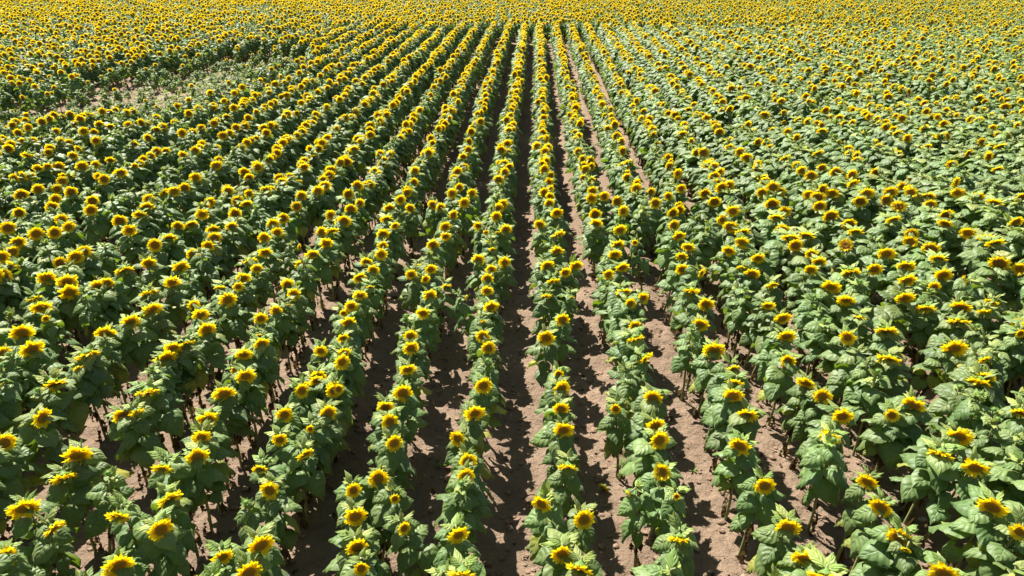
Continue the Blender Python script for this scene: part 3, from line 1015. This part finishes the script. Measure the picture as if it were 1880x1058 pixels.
smb = MB()
for _ in range(700):
    x = random.uniform(-7, 7); y = random.uniform(2.4, 10)
    L = random.uniform(.02, .10); a = random.uniform(0, 6.28)
    z = gz(x, y) + .006
    p0 = np.array([x, y, z]); p2 = np.array([x + L * math.cos(a), y + L * math.sin(a), gz(x + L * math.cos(a), y + L * math.sin(a)) + .008])
    pm_ = (p0 + p2) / 2 + np.array([random.uniform(-.01, .01), random.uniform(-.01, .01), random.uniform(.002, .015)])
    tube(smb, [p0, pm_, p2], random.uniform(.0012, .003), 0, 3)
sm = smb.mesh("plant_litter", [M_STRAW])
so = link("plant_litter", sm); so["kind"] = "stuff"; so["label"] = "bits of dry straw and stalk lying on the soil"

dmb = MB()
rl = random.Random(77)
for _ in range(420):
    x = rl.uniform(-6, 6); y = rl.uniform(2.4, 9)
    a = rl.uniform(0, 6.28); L = rl.uniform(.03, .09)
    leaf(dmb, (x, y, gz(x, y) + .012), (math.cos(a), math.sin(a), rl.uniform(0, .3)), (rl.uniform(-.4, .4), rl.uniform(-.4, .4), 1), L, L * .35, rl,
         mat=DRY, droop=.3, cup=.9, wave=.1, crumple=.08, nc=1, lobes=0)
do = link("fallen_leaves", dmb.mesh("fallen_leaves"))
do["kind"] = "stuff"; do["label"] = "shrivelled brown leaves fallen on the soil"

# ------------------------------------------------------------------ single things on the soil
def stone(px, py, size, label, seed):
    P = unproject(px, py, 0.0)
    v, f = lump(seed, 2)
    v = v * np.array([1.15, .85, .75]) * size
    me = bpy.data.meshes.new("stone")
    me.from_pydata(v.tolist(), [], f.tolist())
    me.polygons.foreach_set("use_smooth", [True] * len(me.polygons))
    me.materials.append(M_STONE)
    o = link("stone", me)
    o.location = (P.x, P.y, gz(P.x, P.y) + size * .35)
    o["label"] = label; o["category"] = "stone"; o["group"] = "pale stones on the soil"
stone(1693, 957, .032, "white round stone beside a stalk base near the lower right corner", 31)
stone(1236, 861, .026, "small pinkish stone on soil right of the second row right of middle", 33)
stone(1052, 868, .016, "small pale pebble on soil close beside the middle row", 34)

def weed(px, py, size, label, seed, n=9):
    P = unproject(px, py, 0.0)
    rnd = random.Random(seed)
    mb = MB()
    for i in range(n):
        a = rnd.uniform(0, 6.28); e = R(rnd.uniform(15, 75))
        o = np.array([math.cos(a), math.sin(a), 0]); d = o * math.cos(e) + np.array([0, 0, math.sin(e)])
        nr = -o * math.sin(e) + np.array([0, 0, math.cos(e)])
        L = size * rnd.uniform(.6, 1.1)
        leaf(mb, o * .004, d, nr, L, L * .16, rnd, tint=(rnd.random(), .35, .15), droop=.5, cup=.4, wave=.03, prof=PROF_L, lobes=0, nc=1)
    ob = link("weed", mb.mesh("weed"))
    ob.location = (P.x, P.y, gz(P.x, P.y))
    ob["label"] = label; ob["category"] = "weed"; ob["group"] = "weeds in the furrows"
weed(805, 850, .07, "tiny green weed in the furrow left of the row left of middle", 41)
weed(1141, 858, .09, "thin pale weed tuft in the furrow right of the middle row", 42, 12)
weed(1272, 868, .06, "small dark green weed on shaded soil right of second row", 43)

# fallen bloom
P = unproject(1108, 900, 0)
root = link("fallen_sunflower", None)
root.location = (P.x, P.y, gz(P.x, P.y) + .03)
root["label"] = "broken-off sunflower bloom lying face down on the bare soil of the furrow"
root["category"] = "fallen flower"
pm, dm, rm, rd = HP[2]
h = link("flower_head", rm, root); h.rotation_mode = 'QUATERNION'
h.rotation_quaternion = Vector((-.5, -.5, -.45)).to_track_quat('Z', 'Y'); h.scale = (.62, .62, .62)
link("petal_ring", pm, h); link("seed_disc", dm, h)
lb = MB()
rnd = random.Random(5)
for i in range(4):
    a = rnd.uniform(0, 6.28); o = np.array([math.cos(a), math.sin(a), .35])
    leaf(lb, o * .01, o, (0, 0, 1), .06, .018, rnd, tint=(.5, .5, .3), prof=PROF_L, lobes=0, nc=1)
link("foliage", lb.mesh("foliage"), root)
